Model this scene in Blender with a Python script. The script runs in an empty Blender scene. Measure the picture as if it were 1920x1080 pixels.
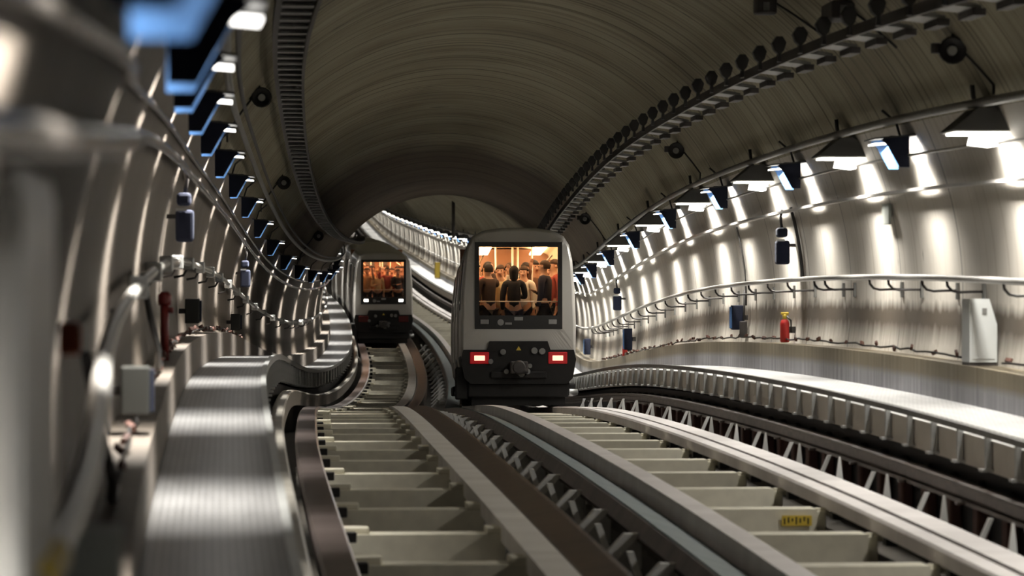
import bpy, bmesh, math, random
from mathutils import Vector, Matrix
C = bpy.context.scene.collection
SC = bpy.context.scene
PI = math.pi
random.seed(7)

# ------------------------------------------------------------------ camera, world, exposure
ZC = 3.0                                    # camera height over the scene's zero level
cam_d = bpy.data.cameras.new('camera')
cam = bpy.data.objects.new('camera', cam_d); C.objects.link(cam)
cam.location = (0, 0, ZC); cam.rotation_euler = (PI/2, 0, 0)
cam_d.sensor_width = 36.0; cam_d.lens = 120.0
cam_d.clip_start = 0.5; cam_d.clip_end = 1000
cam_d.dof.use_dof = True; cam_d.dof.focus_distance = 58.0; cam_d.dof.aperture_fstop = 3.0
SC.camera = cam
W = bpy.data.worlds.new('world'); SC.world = W; W.use_nodes = True
W.node_tree.nodes['Background'].inputs[0].default_value = (0.9, 0.95, 1, 1)
W.node_tree.nodes['Background'].inputs[1].default_value = 0.03
SC.view_settings.view_transform = 'Standard'; SC.view_settings.look = 'None'
SC.view_settings.exposure = 0.0; SC.view_settings.gamma = 1.0
SC.view_settings.use_curve_mapping = False
SC.cycles.use_denoising = True
SC.cycles.use_adaptive_sampling = True; SC.cycles.adaptive_threshold = 0.03; SC.cycles.adaptive_min_samples = 16
SC.cycles.max_bounces = 7; SC.cycles.diffuse_bounces = 4; SC.cycles.glossy_bounces = 3; SC.cycles.transparent_max_bounces = 16
SC.cycles.sample_clamp_indirect = 6.0

E_LEFT, W_LEFT, V_LEFT, S_LEFT = 3.5, 50.0, 12.0, 3.5      # blue-sided lamps on the left wall: glow of the panel, watts of its downlight
E_BLUE, W_BLUE, V_BLUE, S_BLUE = 5.0, 23.0, 17.0, 24.0      # blue-sided lamps on the right wall
E_HOOD, W_HOOD, V_HOOD, S_HOOD = 6.0, 28.0, 22.0, 34.0      # hooded lamps on the right wall

# ------------------------------------------------------------------ the line of the tunnel
KN = [3, 8, 13, 18, 23, 29, 36, 44, 52, 60, 70, 82, 95, 110, 125, 145, 170, 205, 250, 310, 400]
XV = [1.27, 0.963, 0.431, -0.036, -0.454, -0.937, -1.44, -1.928, -2.371, -2.74, -3.085, -3.314, -3.506, -4.0, -4.97, -6.7, -8.6, -10.943, -14.282, -19.205, -27.758]
YV = [-2.60, -2.413, -2.176, -1.973, -1.827, -1.705, -1.657, -1.699, -1.831, -2.081, -2.446, -2.745, -2.735, -2.37, -1.69, -1.0, -0.246, 0.895, 2.638, 6.323, 13.984]
def spline(V):
    n = len(KN); h = [KN[i+1]-KN[i] for i in range(n-1)]
    a = [0]*n; b = [1]*n; c = [0]*n; r = [0]*n
    for i in range(1, n-1):
        a[i] = h[i-1]; b[i] = 2*(h[i-1]+h[i]); c[i] = h[i]
        r[i] = 6*((V[i+1]-V[i])/h[i]-(V[i]-V[i-1])/h[i-1])
    for i in range(1, n):
        m = a[i]/b[i-1]; b[i] -= m*c[i-1]; r[i] -= m*r[i-1]
    M = [0]*n; M[-1] = r[-1]/b[-1]
    for i in range(n-2, -1, -1): M[i] = (r[i]-c[i]*M[i+1])/b[i]
    def f(d):
        if d < KN[0]:
            return V[0]+(d-KN[0])*((V[1]-V[0])/h[0]-h[0]*(2*M[0]+M[1])/6)
        i = 0
        while i < n-2 and d > KN[i+1]: i += 1
        A = KN[i+1]-d; t = d-KN[i]; H = h[i]
        return M[i]*A**3/(6*H)+M[i+1]*t**3/(6*H)+(V[i]/H-M[i]*H/6)*A+(V[i+1]/H-M[i+1]*H/6)*t
    return f
FX, FY = spline(XV), spline(YV)
def frame(d):
    sx = (FX(d+.05)-FX(d-.05))/.1
    c = 1/math.sqrt(1+sx*sx)
    return FX(d), FY(d)+ZC, c, -sx*c
def P(d, o, h):
    X, Y, c, s = frame(d)
    return Vector((X+o*c, d+o*s, Y+h))
def yaw(d):
    X, Y, c, s = frame(d); return math.atan2(s, c)
def slope(d): return (FY(d+.05)-FY(d-.05))/.1

# ------------------------------------------------------------------ materials
def new_mat(name):
    m = bpy.data.materials.new(name); m.use_nodes = True
    return m, m.node_tree.nodes, m.node_tree.links, m.node_tree.nodes['Principled BSDF']
def plain(name, col, rough=.6, metal=0., var=.25, scale=6., bump=.0):
    m, N, L, B = new_mat(name)
    B.inputs['Roughness'].default_value = rough; B.inputs['Metallic'].default_value = metal
    tc = N.new('ShaderNodeTexCoord'); nz = N.new('ShaderNodeTexNoise'); nz.inputs['Scale'].default_value = scale
    nz.inputs['Detail'].default_value = 5
    L.new(tc.outputs['Object'], nz.inputs['Vector'])
    mx = N.new('ShaderNodeMix'); mx.data_type = 'RGBA'
    L.new(nz.outputs['Fac'], mx.inputs['Factor'])
    mx.inputs[6].default_value = (*[c*(1-var) for c in col], 1); mx.inputs[7].default_value = (*[min(1, c*(1+var)) for c in col], 1)
    L.new(mx.outputs[2], B.inputs['Base Color'])
    if bump:
        bp = N.new('ShaderNodeBump'); bp.inputs['Strength'].default_value = bump; bp.inputs['Distance'].default_value = .01
        L.new(nz.outputs['Fac'], bp.inputs['Height']); L.new(bp.outputs['Normal'], B.inputs['Normal'])
    return m
def glow(name, col, strength):
    m, N, L, B = new_mat(name)
    B.inputs['Base Color'].default_value = (*[min(1, c) for c in col], 1)
    B.inputs['Emission Color'].default_value = (*col, 1); B.inputs['Emission Strength'].default_value = strength
    return m
def math_node(N, L, op, a, b=None, clamp=False):
    n = N.new('ShaderNodeMath'); n.operation = op; n.use_clamp = clamp
    for i, v in enumerate((a, b)):
        if v is None: continue
        if isinstance(v, (int, float)): n.inputs[i].default_value = v
        else: L.new(v, n.inputs[i])
    return n.outputs[0]
def uv_noise(N, L, su, sv, detail=3, off=0.):
    tc = N.new('ShaderNodeTexCoord'); mp = N.new('ShaderNodeMapping'); nz = N.new('ShaderNodeTexNoise')
    mp.inputs['Scale'].default_value = (su, sv, 1); mp.inputs['Location'].default_value = (off, off*1.7, off)
    L.new(tc.outputs['UV'], mp.inputs['Vector']); L.new(mp.outputs['Vector'], nz.inputs['Vector'])
    nz.inputs['Scale'].default_value = 1.; nz.inputs['Detail'].default_value = detail
    return nz.outputs['Fac']
def ramp(N, L, fac, stops):
    r = N.new('ShaderNodeValToRGB'); L.new(fac, r.inputs['Fac'])
    e = r.color_ramp.elements
    while len(e) < len(stops): e.new(.5)
    for k, (p, c) in enumerate(stops):
        e[k].position = p; e[k].color = (*c, 1) if len(c) == 3 else c
    return r.outputs['Color']
def mul(N, L, a, b, fac=1.):
    n = N.new('ShaderNodeMix'); n.data_type = 'RGBA'; n.blend_type = 'MULTIPLY'; n.inputs['Factor'].default_value = fac
    L.new(a, n.inputs[6]); L.new(b, n.inputs[7]); return n.outputs[2]
def mixc(N, L, fac, a, col):
    n = N.new('ShaderNodeMix'); n.data_type = 'RGBA'; L.new(fac, n.inputs['Factor'])
    L.new(a, n.inputs[6]); n.inputs[7].default_value = (*col, 1); return n.outputs[2]
def joint(N, L, period, width):
    tc = N.new('ShaderNodeTexCoord'); sp = N.new('ShaderNodeSeparateXYZ'); L.new(tc.outputs['UV'], sp.inputs[0])
    f = math_node(N, L, 'FRACT', math_node(N, L, 'DIVIDE', sp.outputs['X'], period))
    return math_node(N, L, 'LESS_THAN', f, width/period), sp

def N_white(N):
    n = N.new('ShaderNodeRGB'); n.outputs[0].default_value = (1, 1, 1, 1); return n.outputs[0]
def lining_ceiling():
    m, N, L, B = new_mat('ceiling_concrete')
    base = ramp(N, L, uv_noise(N, L, .45, .5, 4), [(.3, (.20, .175, .115)), (.5, (.28, .258, .178)), (.7, (.325, .302, .215))])
    lines = ramp(N, L, uv_noise(N, L, 7.5, .10, 2, 3), [(.33, (.38, .34, .30)), (.44, (.95, .95, .95)), (.7, (1.08, 1.08, 1.08))])
    fine = ramp(N, L, uv_noise(N, L, 26., .25, 2, 9), [(.3, (.72, .70, .66)), (.55, (1, 1, 1))])
    c = mul(N, L, mul(N, L, base, lines), fine, .8)
    j, sp = joint(N, L, 3.2, .035)
    c = mixc(N, L, math_node(N, L, 'MULTIPLY', j, .75), c, (.03, .026, .02))
    spot = ramp(N, L, uv_noise(N, L, 3.2, .9, 4, 21), [(.69, (0, 0, 0)), (.73, (1, 1, 1))])
    c = mixc(N, L, spot, c, (.025, .022, .018))
    # one long dark stretch of lining, the dim light there painted in
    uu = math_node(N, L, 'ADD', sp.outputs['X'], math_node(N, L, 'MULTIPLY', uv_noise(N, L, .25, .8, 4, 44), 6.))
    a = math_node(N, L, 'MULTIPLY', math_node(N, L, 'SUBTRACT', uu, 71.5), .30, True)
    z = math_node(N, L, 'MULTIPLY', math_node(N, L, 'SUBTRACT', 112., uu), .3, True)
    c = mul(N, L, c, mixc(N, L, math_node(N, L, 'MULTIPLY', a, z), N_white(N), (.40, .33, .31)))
    L.new(c, B.inputs['Base Color']); B.inputs['Roughness'].default_value = .85
    return m
def lining_wall(name, tint):
    m, N, L, B = new_mat(name)
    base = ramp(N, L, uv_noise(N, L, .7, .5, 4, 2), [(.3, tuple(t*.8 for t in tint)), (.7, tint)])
    st = ramp(N, L, uv_noise(N, L, 9., .22, 4, 5), [(.3, (.62, .58, .52)), (.47, (1, 1, 1))])
    c = mul(N, L, base, st, .75)
    j, sp = joint(N, L, 3.2, .04)
    c = mixc(N, L, math_node(N, L, 'MULTIPLY', j, .7), c, (.05, .045, .04))
    # a dark brown band with uneven edges at hip height along the whole wall (v is height over the rails)
    hv = math_node(N, L, 'ADD', sp.outputs['Y'], math_node(N, L, 'MULTIPLY', math_node(N, L, 'SUBTRACT', uv_noise(N, L, 5., .5, 4, 12), .5), .22))
    up = math_node(N, L, 'MULTIPLY', math_node(N, L, 'SUBTRACT', 1.54, hv), 9., True)
    lo = math_node(N, L, 'MULTIPLY', math_node(N, L, 'SUBTRACT', hv, 1.10), 5., True)
    band = math_node(N, L, 'MULTIPLY', math_node(N, L, 'MULTIPLY', up, lo), .96)
    c = mixc(N, L, band, c, (.085, .066, .046))
    spot = ramp(N, L, uv_noise(N, L, 5., 1.3, 4, 31), [(.70, (0, 0, 0)), (.74, (1, 1, 1))])
    c = mixc(N, L, spot, c, (.06, .05, .045))
    L.new(c, B.inputs['Base Color']); B.inputs['Roughness'].default_value = .62
    return m
def streaked(name, top, low, rough=.6, su=8., vmid=None, metal=0.):
    m, N, L, B = new_mat(name)
    a = ramp(N, L, uv_noise(N, L, su, .4, 4, 4), [(.3, low), (.65, top)])
    L.new(a, B.inputs['Base Color']); B.inputs['Roughness'].default_value = rough; B.inputs['Metallic'].default_value = metal
    return m
def plinth_mat():
    m, N, L, B = new_mat('plinth_concrete')
    tc = N.new('ShaderNodeTexCoord'); sp = N.new('ShaderNodeSeparateXYZ'); L.new(tc.outputs['UV'], sp.inputs[0])
    st = uv_noise(N, L, 7., .5, 4, 4)
    a = ramp(N, L, st, [(.3, (.135, .11, .068)), (.65, (.25, .212, .145))])
    b = ramp(N, L, st, [(.3, (.19, .187, .20)), (.68, (.42, .42, .44))])
    f = math_node(N, L, 'MULTIPLY', math_node(N, L, 'SUBTRACT', math_node(N, L, 'ADD', sp.outputs['Y'], math_node(N, L, 'MULTIPLY', st, .10)), .335), 14., True)
    n = N.new('ShaderNodeMix'); n.data_type = 'RGBA'; L.new(f, n.inputs['Factor']); L.new(b, n.inputs[6]); L.new(a, n.inputs[7])
    L.new(n.outputs[2], B.inputs['Base Color']); B.inputs['Roughness'].default_value = .55
    return m
def grating_mat(name, col, rough):
    m, N, L, B = new_mat(name)
    tc = N.new('ShaderNodeTexCoord'); sp = N.new('ShaderNodeSeparateXYZ'); L.new(tc.outputs['UV'], sp.inputs[0])
    fu = math_node(N, L, 'FRACT', math_node(N, L, 'MULTIPLY', sp.outputs['X'], 5.0))
    fv = math_node(N, L, 'FRACT', math_node(N, L, 'MULTIPLY', sp.outputs['Y'], 26.0))
    g = math_node(N, L, 'MULTIPLY', math_node(N, L, 'GREATER_THAN', fu, .22), math_node(N, L, 'GREATER_THAN', fv, .34))
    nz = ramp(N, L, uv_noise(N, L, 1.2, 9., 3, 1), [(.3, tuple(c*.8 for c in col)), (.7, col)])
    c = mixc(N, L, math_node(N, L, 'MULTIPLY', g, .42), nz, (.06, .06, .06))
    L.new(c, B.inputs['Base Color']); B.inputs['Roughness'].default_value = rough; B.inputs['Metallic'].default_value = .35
    return m
def glass_mat(name, tint=.94, refl=.06):
    m, N, L, B = new_mat(name)
    N.remove(B); out = N['Material Output']
    t = N.new('ShaderNodeBsdfTransparent'); t.inputs[0].default_value = (tint, tint, tint, 1)
    g = N.new('ShaderNodeBsdfGlossy'); g.inputs['Roughness'].default_value = .05
    x = N.new('ShaderNodeMixShader'); x.inputs[0].default_value = refl
    L.new(t.outputs[0], x.inputs[1]); L.new(g.outputs[0], x.inputs[2]); L.new(x.outputs[0], out.inputs[0])
    return m

M = dict(
    ceil=lining_ceiling(), wallR=lining_wall('wall_concrete', (.60, .565, .50)), wallL=lining_wall('wall_concrete_dark', (.195, .166, .139)),  # left lining a darker tone than the right
    floor=plain('invert_concrete', (.07, .062, .05), .9, 0, .4, 1.5),
    plinth=plinth_mat(),
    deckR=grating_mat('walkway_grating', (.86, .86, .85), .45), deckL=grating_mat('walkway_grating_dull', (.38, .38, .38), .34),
    galv=plain('galvanised_steel', (.48, .49, .48), .42, .7, .2, 9.), galvd=plain('weathered_steel', (.22, .22, .21), .5, .6, .3, 9.),
    pad=streaked('running_pad', (.86, .835, .78), (.70, .67, .61), .55, 2.), padw=streaked('running_pad_pale', (.84, .795, .77), (.70, .655, .63), .5, 2.),
    padd=streaked('running_pad_dark', (.25, .205, .195), (.155, .12, .11), .30, 2., None, .55),
    brown=streaked('rusty_plate', (.10, .066, .048), (.05, .034, .026), .42, 3., None, .2),
    strip=streaked('guide_strip', (.44, .42, .37), (.27, .25, .215), .45, 2., None, .3),
    beam=streaked('guide_beam_steel', (.125, .098, .082), (.06, .046, .038), .5, 3., None, .2),
    teal=streaked('teal_flange', (.095, .135, .135), (.055, .085, .09), .55, 2., None, .2),
    sleeper=plain('sleeper_concrete', (.68, .65, .53), .75, 0, .2, 7., .1),
    fascia=plain('fascia_panel', (.56, .52, .45), .6, 0, .12, 4.),
    black=plain('black_fitting', (.018, .017, .016), .6, 0, .3, 8.), dark=plain('dark_fitting', (.045, .04, .038), .6, 0, .3, 8.),
    bracket=plain('bracket_paint', (.80, .80, .77), .5, .0, .12, 6.),
    rust=plain('rusty_block', (.14, .07, .055), .7, 0, .4, 14.), cable=plain('cable_sheath', (.03, .028, .027), .55, 0, .2, 10.),
    blue=plain('blue_lamp_plate', (.055, .155, .37), .5, 0, .08, 5.), navy=plain('navy_casing', (.005, .009, .028), .85, 0, .2, 5.),
    lamp_metal=plain('lamp_hood', (.05, .05, .047), .55, .2, .2, 6.), lamp_white=plain('lamp_reflector', (.85, .85, .82), .4, 0, .04, 6.),
    greybox=plain('grey_cabinet', (.56, .58, .57), .5, 0, .05, 3.), greenbox=plain('grey_green_cabinet', (.36, .385, .35), .6, 0, .06, 3.),
    orange=plain('orange_paint', (.62, .15, .06), .5, 0, .1, 5.),
    darkbox=plain('dark_grey_box', (.035, .036, .031), .6, 0, .06, 3.),
    red=plain('red_paint', (.55, .03, .025), .4, 0, .15, 5.), darkred=plain('dark_red_paint', (.17, .016, .014), .4, 0, .2, 5.), yellow=plain('yellow_paint', (.72, .52, .06), .5, 0, .12, 5.),
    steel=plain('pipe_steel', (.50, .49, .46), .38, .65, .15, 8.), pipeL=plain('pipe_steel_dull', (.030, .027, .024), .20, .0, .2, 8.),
    body=plain('train_silver_paint', (.52, .51, .48), .32, .25, .05, 2.), bodydark=plain('train_side_dark', (.12, .118, .115), .35, .3, .1, 2.),
    rubber=plain('black_rubber', (.014, .013, .012), .55, 0, .2, 8.), under=plain('underframe', (.013, .012, .0115), .75, 0, .4, 8.),
    glass=glass_mat('window_glass'), sideglass=plain('dark_side_window', (.02, .02, .022), .08, 0, .05, 2.),
    cream=plain('cabin_lining', (.72, .60, .44), .5, 0, .06, 3.), cabin_floor=plain('cabin_floor', (.10, .075, .06), .6, 0, .2, 4.), partition=plain('cabin_partition', (.30, .15, .085), .5, 0, .15, 4.),
    pole=plain('cabin_pole', (.82, .76, .66), .3, .3, .05, 4.),
    tube_left=glow('left_lamp_light', (1, .97, .92), E_LEFT), tube_blue=glow('right_lamp_light', (1, .965, .90), E_BLUE), tube_hood=glow('hooded_lamp_light', (1, .965, .89), E_HOOD),
    tail=glow('tail_light', (1, .16, .10), 9.), tailcore=glow('tail_light_core', (1, .47, .34), 1.9), redlens=glow('red_lens', (.30, .006, .008), .45), redlens_off=plain('red_lens_unlit', (.10, .008, .008), .3, 0, .1, 4.),
    head=glow('headlight_on', (1, .93, .82), 9.), headoff=plain('headlight_off', (.35, .345, .34), .2, .3, .1, 5.),
    cabin_light=glow('cabin_light', (1, .70, .40), 12.), cabin_light_far=glow('cabin_light_far', (1, .55, .28), 13.),
    skin=plain('skin', (.58, .33, .22), .5, 0, .08, 9.), skin2=plain('skin_tan', (.40, .21, .13), .5, 0, .08, 9.),
    eye=plain('eye_dark', (.015, .012, .01), .2, 0, .1, 5.),
)
_cloth = {}
def cloth(col):
    k = tuple(col)
    if k not in _cloth: _cloth[k] = plain('cloth', k, .85, 0, .2, 14.)
    return _cloth[k]

# ------------------------------------------------------------------ mesh helpers
class MB:
    def __init__(s): s.bm = bmesh.new(); s.uv = s.bm.loops.layers.uv.new('UVMap'); s.mats = []; s.mi = 0
    def use(s, m):
        if m not in s.mats: s.mats.append(m)
        s.mi = s.mats.index(m); return s
    def face(s, vs, smooth=False, uvs=None):
        try: f = s.bm.faces.new(vs)
        except ValueError: return None
        f.material_index = s.mi; f.smooth = smooth
        if uvs:
            for l, u in zip(f.loops, uvs): l[s.uv].uv = u
        return f
    def box(s, x0, x1, y0, y1, z0, z1, bev=0., mat=None):
        T = mat or Matrix.Identity(4)
        b = min(bev, (x1-x0)*.45, (y1-y0)*.45, (z1-z0)*.45)
        if b <= 0:
            v = [s.bm.verts.new(T @ Vector((x, y, z))) for x in (x0, x1) for y in (y0, y1) for z in (z0, z1)]
            for q in ((0, 1, 3, 2), (4, 6, 7, 5), (0, 4, 5, 1), (2, 3, 7, 6), (0, 2, 6, 4), (1, 5, 7, 3)): s.face([v[i] for i in q])
            return s
        t = bmesh.new(); bmesh.ops.create_cube(t, size=1)
        for w in t.verts: w.co = Vector(((x0+x1)/2+w.co.x*(x1-x0), (y0+y1)/2+w.co.y*(y1-y0), (z0+z1)/2+w.co.z*(z1-z0)))
        bmesh.ops.bevel(t, geom=t.edges[:], offset=b, segments=2, affect='EDGES', profile=.5)
        return s.add(t, T)
    def add(s, t, T=None, smooth=False):
        T = T or Matrix.Identity(4); mp = {}
        for w in t.verts: mp[w] = s.bm.verts.new(T @ w.co)
        for f in t.faces: s.face([mp[w] for w in f.verts], smooth)
        t.free(); return s
    def prism(s, poly, a0, a1, axis='y', T=None):
        # poly in the two other axes, extruded along axis from a0 to a1
        T = T or Matrix.Identity(4)
        def pt(p, a):
            return T @ (Vector((p[0], a, p[1])) if axis == 'y' else Vector((a, p[0], p[1])) if axis == 'x' else Vector((p[0], p[1], a)))
        A = [s.bm.verts.new(pt(p, a0)) for p in poly]; B = [s.bm.verts.new(pt(p, a1)) for p in poly]; n = len(poly)
        s.face(A); s.face(B[::-1])
        for i in range(n): s.face([A[i], B[i], B[(i+1) % n], A[(i+1) % n]])
        return s
    def tube(s, pts, r, n=8, caps=True):
        pts = [Vector(p) for p in pts]; R = r if isinstance(r, (list, tuple)) else [r]*len(pts); rings = []
        for i, p in enumerate(pts):
            t = (pts[min(i+1, len(pts)-1)]-pts[max(i-1, 0)]).normalized()
            u = t.cross(Vector((0, 0, 1)));
            if u.length < .05: u = t.cross(Vector((0, 1, 0)))
            u.normalize(); w = u.cross(t)
            rings.append([s.bm.verts.new(p+u*R[i]*math.cos(2*PI*k/n)+w*R[i]*math.sin(2*PI*k/n)) for k in range(n)])
        for a, b in zip(rings, rings[1:]):
            for k in range(n): s.face([a[k], a[(k+1) % n], b[(k+1) % n], b[k]], True)
        if caps: s.face(rings[0][::-1]); s.face(rings[-1])
        return s
    def lathe(s, prof, c=(0, 0, 0), axis='z', n=16):
        c = Vector(c); rings = []
        for r, z in prof:
            ring = []
            for k in range(n):
                a = 2*PI*k/n; q = (r*math.cos(a), r*math.sin(a), z)
                v = Vector(q) if axis == 'z' else Vector((q[0], q[2], q[1])) if axis == 'y' else Vector((q[2], q[0], q[1]))
                ring.append(s.bm.verts.new(c+v))
            rings.append(ring)
        for a, b in zip(rings, rings[1:]):
            for k in range(n): s.face([a[k], a[(k+1) % n], b[(k+1) % n], b[k]], True)
        s.face(rings[0][::-1]); s.face(rings[-1]); return s
    def sweep(s, prof, ds, closed=True, smooth=False, v_is_h=False):
        n = len(prof); L = [0.]
        for i in range(1, n+1): L.append(L[-1]+math.dist(prof[i-1], prof[i % n]))
        if v_is_h: V = [p[1] for p in prof]+[prof[0][1]]
        else: V = L
        rings = [[s.bm.verts.new(P(d, o, h)) for o, h in prof] for d in ds]
        m = n if closed else n-1
        for (a, da), (b, db) in zip(zip(rings, ds), zip(rings[1:], ds[1:])):
            for k in range(m):
                j = (k+1) % n
                s.face([a[k], b[k], b[j], a[j]], smooth, [(da, V[k]), (db, V[k]), (db, V[k+1]), (da, V[k+1])])
        if closed: s.face(rings[0]); s.face(rings[-1][::-1])
        return s
    def build(s, name, m=None, parent=None, flip=True):
        me = bpy.data.meshes.new(name)
        if flip: bmesh.ops.recalc_face_normals(s.bm, faces=s.bm.faces[:])
        s.bm.to_mesh(me); s.bm.free()
        for q in (s.mats or [m]): me.materials.append(q)
        o = bpy.data.objects.new(name, me); C.objects.link(o)
        if parent is not None: o.parent = parent
        return o
def tag(o, label=None, cat=None, group=None, kind=None):
    if label: o['label'] = label
    if cat: o['category'] = cat
    if group: o['group'] = group
    if kind: o['kind'] = kind
    return o
def thing(name, d, o, h, label, cat, group=None, rz=None):
    e = bpy.data.objects.new(name, None); C.objects.link(e); e.empty_display_size = .1
    e.location = P(d, o, h); e.rotation_euler = (0, 0, yaw(d) if rz is None else rz)
    return tag(e, label, cat, group)
def place(e, d, o, h): e.location = P(d, o, h); e.rotation_euler = (0, 0, yaw(d)); return e
def dup(root, label, group=None, skip=()):
    r = root.copy(); C.objects.link(r); r['label'] = label
    if group: r['group'] = group
    for ch in list(root.children):
        if ch.name in skip: continue
        c = ch.copy(); C.objects.link(c); c.parent = r
        for g in list(ch.children):
            q = g.copy(); C.objects.link(q); q.parent = c
    return r
ONES = 'zeroth first second third fourth fifth sixth seventh eighth ninth tenth eleventh twelfth thirteenth fourteenth fifteenth sixteenth seventeenth eighteenth nineteenth'.split()
TENS = {2: ('twentieth', 'twenty'), 3: ('thirtieth', 'thirty'), 4: ('fortieth', 'forty'), 5: ('fiftieth', 'fifty'), 6: ('sixtieth', 'sixty'), 7: ('seventieth', 'seventy'), 8: ('eightieth', 'eighty')}
def nth(n):
    if n < 20: return ONES[n]
    a, b = TENS[n//10]
    return a if n % 10 == 0 else b+'-'+ONES[n % 10]
def drange(a, b, near=1.0, far=2.5):
    out = [a]
    while out[-1] < b-1e-6: out.append(min(b, out[-1]+(near if out[-1] < 130 else far)))
    return out
def circ(o, h, r, n=8): return [(o+r*math.cos(2*PI*k/n), h+r*math.sin(2*PI*k/n)) for k in range(n)]

# ------------------------------------------------------------------ the tunnel itself
CO, CH, CR = 1.66, 1.6, 3.8
def arc(a0, a1, n): return [(CO+CR*math.cos(math.radians(a0+(a1-a0)*k/n)), CH+CR*math.sin(math.radians(a0+(a1-a0)*k/n))) for k in range(n+1)]
def wall_o(h, side): return CO+side*math.sqrt(CR*CR-(h-CH)**2)
DL = drange(-4, 400, 1.0, 2.5)
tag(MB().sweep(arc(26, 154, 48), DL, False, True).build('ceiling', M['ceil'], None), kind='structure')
tag(MB().sweep(arc(-33, 26, 24), DL, False, True, True).build('wall_right', M['wallR'], None), kind='structure')
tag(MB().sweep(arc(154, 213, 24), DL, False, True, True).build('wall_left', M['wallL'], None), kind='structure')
tag(MB().sweep([(wall_o(-.46, -1), -.46), (wall_o(-.46, 1), -.46)], DL, False, False).build('floor', M['floor'], None), kind='structure')
# concrete kerbs behind the two walkways
tag(MB().sweep([(5.13, .50), (5.13, .99), (wall_o(.99, 1)+.02, .99), (wall_o(.5, 1)+.02, .50)], DL).build('trim_1', M['plinth'], None), kind='structure')
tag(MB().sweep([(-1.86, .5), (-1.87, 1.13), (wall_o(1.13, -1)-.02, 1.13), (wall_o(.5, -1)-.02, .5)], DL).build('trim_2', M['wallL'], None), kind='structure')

# ------------------------------------------------------------------ tracks
D1 = drange(6, 400, 1.0, 2.5)
def long_thing(name, prof, m, label, cat, ds=D1, smooth=False, group=None):
    return tag(MB().sweep(prof, ds, True, smooth).build(name, m), label, cat, group)
def rect(o0, o1, h0, h1): return [(o0, h0), (o1, h0), (o1, h1), (o0, h1)]
long_thing('running_pad', rect(.59, .815, -.14, 0), M['pad'], 'pale running surface of the left track, beside the rust-brown plate', 'track')
long_thing('running_pad', [(-.84, -.12), (-.60, -.12), (-.59, -.03), (-.615, .0), (-.82, .0), (-.845, -.03)], M['padd'], 'dark brown shiny running surface beside the left walkway', 'track')
long_thing('running_pad', [(2.10, -.24), (2.30, -.24), (2.30, .02), (2.12, .02)], M['padw'], 'tall pale concrete running beam in the middle of the tunnel', 'track')
long_thing('running_pad', [(3.51, -.13), (3.672, -.13), (3.672, -.01), (3.53, -.01), (3.51, -.03)], M['padw'], 'pale inner running surface of the right track, left of the black groove', 'track')
rp = MB(); rp.use(M['padw']).sweep(rect(3.742, 3.98, -.13, -.015), D1); rp.use(M['black']).sweep(rect(3.676, 3.741, -.13, -.05), D1)  # black strip in the groove stands in for the shade of the gap
tag(rp.build('running_plate'), 'pale pinkish outer plate of the right track, right of the black groove', 'track')
long_thing('guide_plate', [(.835, -.2), (1.14, -.2), (1.14, .012), (1.10, .012), (.87, -.03), (.835, -.05)], M['brown'], 'rust-brown guide plate along the right side of the left track', 'rail')
long_thing('guide_strip', [(-1.12, .02), (-.975, .02), (-.965, .25), (-.985, .275), (-1.10, .275), (-1.12, .25)], M['strip'], 'light grey guide strip at the foot of the left walkway', 'rail')
gb = MB(); gb.use(M['beam']).sweep([(1.655, -.145), (1.72, -.03), (2.04, -.125), (2.03, -.2), (1.69, -.2)], D1); gb.use(M['teal']).sweep([(1.735, -.03), (2.045, -.122), (2.05, -.112), (1.74, -.020)], D1)
tag(gb.build('guide_beam'), 'dark guide beam with glossy teal top between the two tracks', 'rail')
gb = MB(); gb.use(M['beam']).sweep([(4.24, .07), (4.40, .07), (4.40, .10), (4.34, .11), (4.34, .17), (4.40, .18), (4.40, .21), (4.24, .21), (4.24, .18), (4.28, .17), (4.28, .11), (4.24, .10)], D1)
tag(gb.build('guide_beam'), 'dark steel guide beam below the right walkway', 'rail')

# sleepers (cross beams): one thing each
def make_sleeper(x0, x1, name, label, group, left):
    t = thing('sleeper', 20, 0, -.09, label, 'sleeper', group)
    b = MB(); b.prism([(-.20, -.36), (.20, -.36), (.17, 0), (-.17, 0)], x0, x1, 'x'); b.build('beam', M['sleeper'], t)
    q = MB()
    if left:
        q.box(x0-.02, x0+.20, -.10, .10, 0, .05, .01); q.build('end_block', M['sleeper'], t); MB().box(x1-.14, x1+.1, -.16, .16, 0, .05, .01).build('end_block', M['sleeper'], t)
        c = MB(); c.box(x0+.02, x0+.10, -.30, -.20, -.05, .03, .008); c.build('clip', M['black'], t)
    else:
        q.box(x1, x1+.09, -.10, .10, -.25, -.02, .01); q.build('end_block', M['sleeper'], t); MB().box(x1+.02, x1+.26, -.07, .07, -.06, .0, .01).build('end_block', M['sleeper'], t)
        c = MB(); c.box(x1+.10, x1+.20, -.34, -.22, -.08, -.02, .008); c.build('clip', M['black'], t)
    return t
sl = make_sleeper(-.60, .62, 'sleeper', '', 'sleepers of the left track', True)
n = 0; d = 17.0
while d < 119:
    n += 1; lab = 'concrete sleeper of the left track, %s from the camera' % nth(n)
    r = sl if n == 1 else dup(sl, lab); r['label'] = lab; place(r, d, 0, -.09)
    d += 2.2
sr = make_sleeper(2.28, 3.42, 'sleeper', '', 'sleepers of the right track', False)
n = 0; d = 19.0
marked = None
while d < 205:
    if d > 62 and d < 96: d += 2.33; continue          # under the train, out of sight
    n += 1; lab = 'concrete sleeper of the right track, %s from the camera' % nth(n)
    r = sr if n == 1 else dup(sr, lab); r['label'] = lab; place(r, d, 0, -.125)
    if abs(d-28.3) < 1.2 and marked is None: marked = r
    d += 2.33
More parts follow.
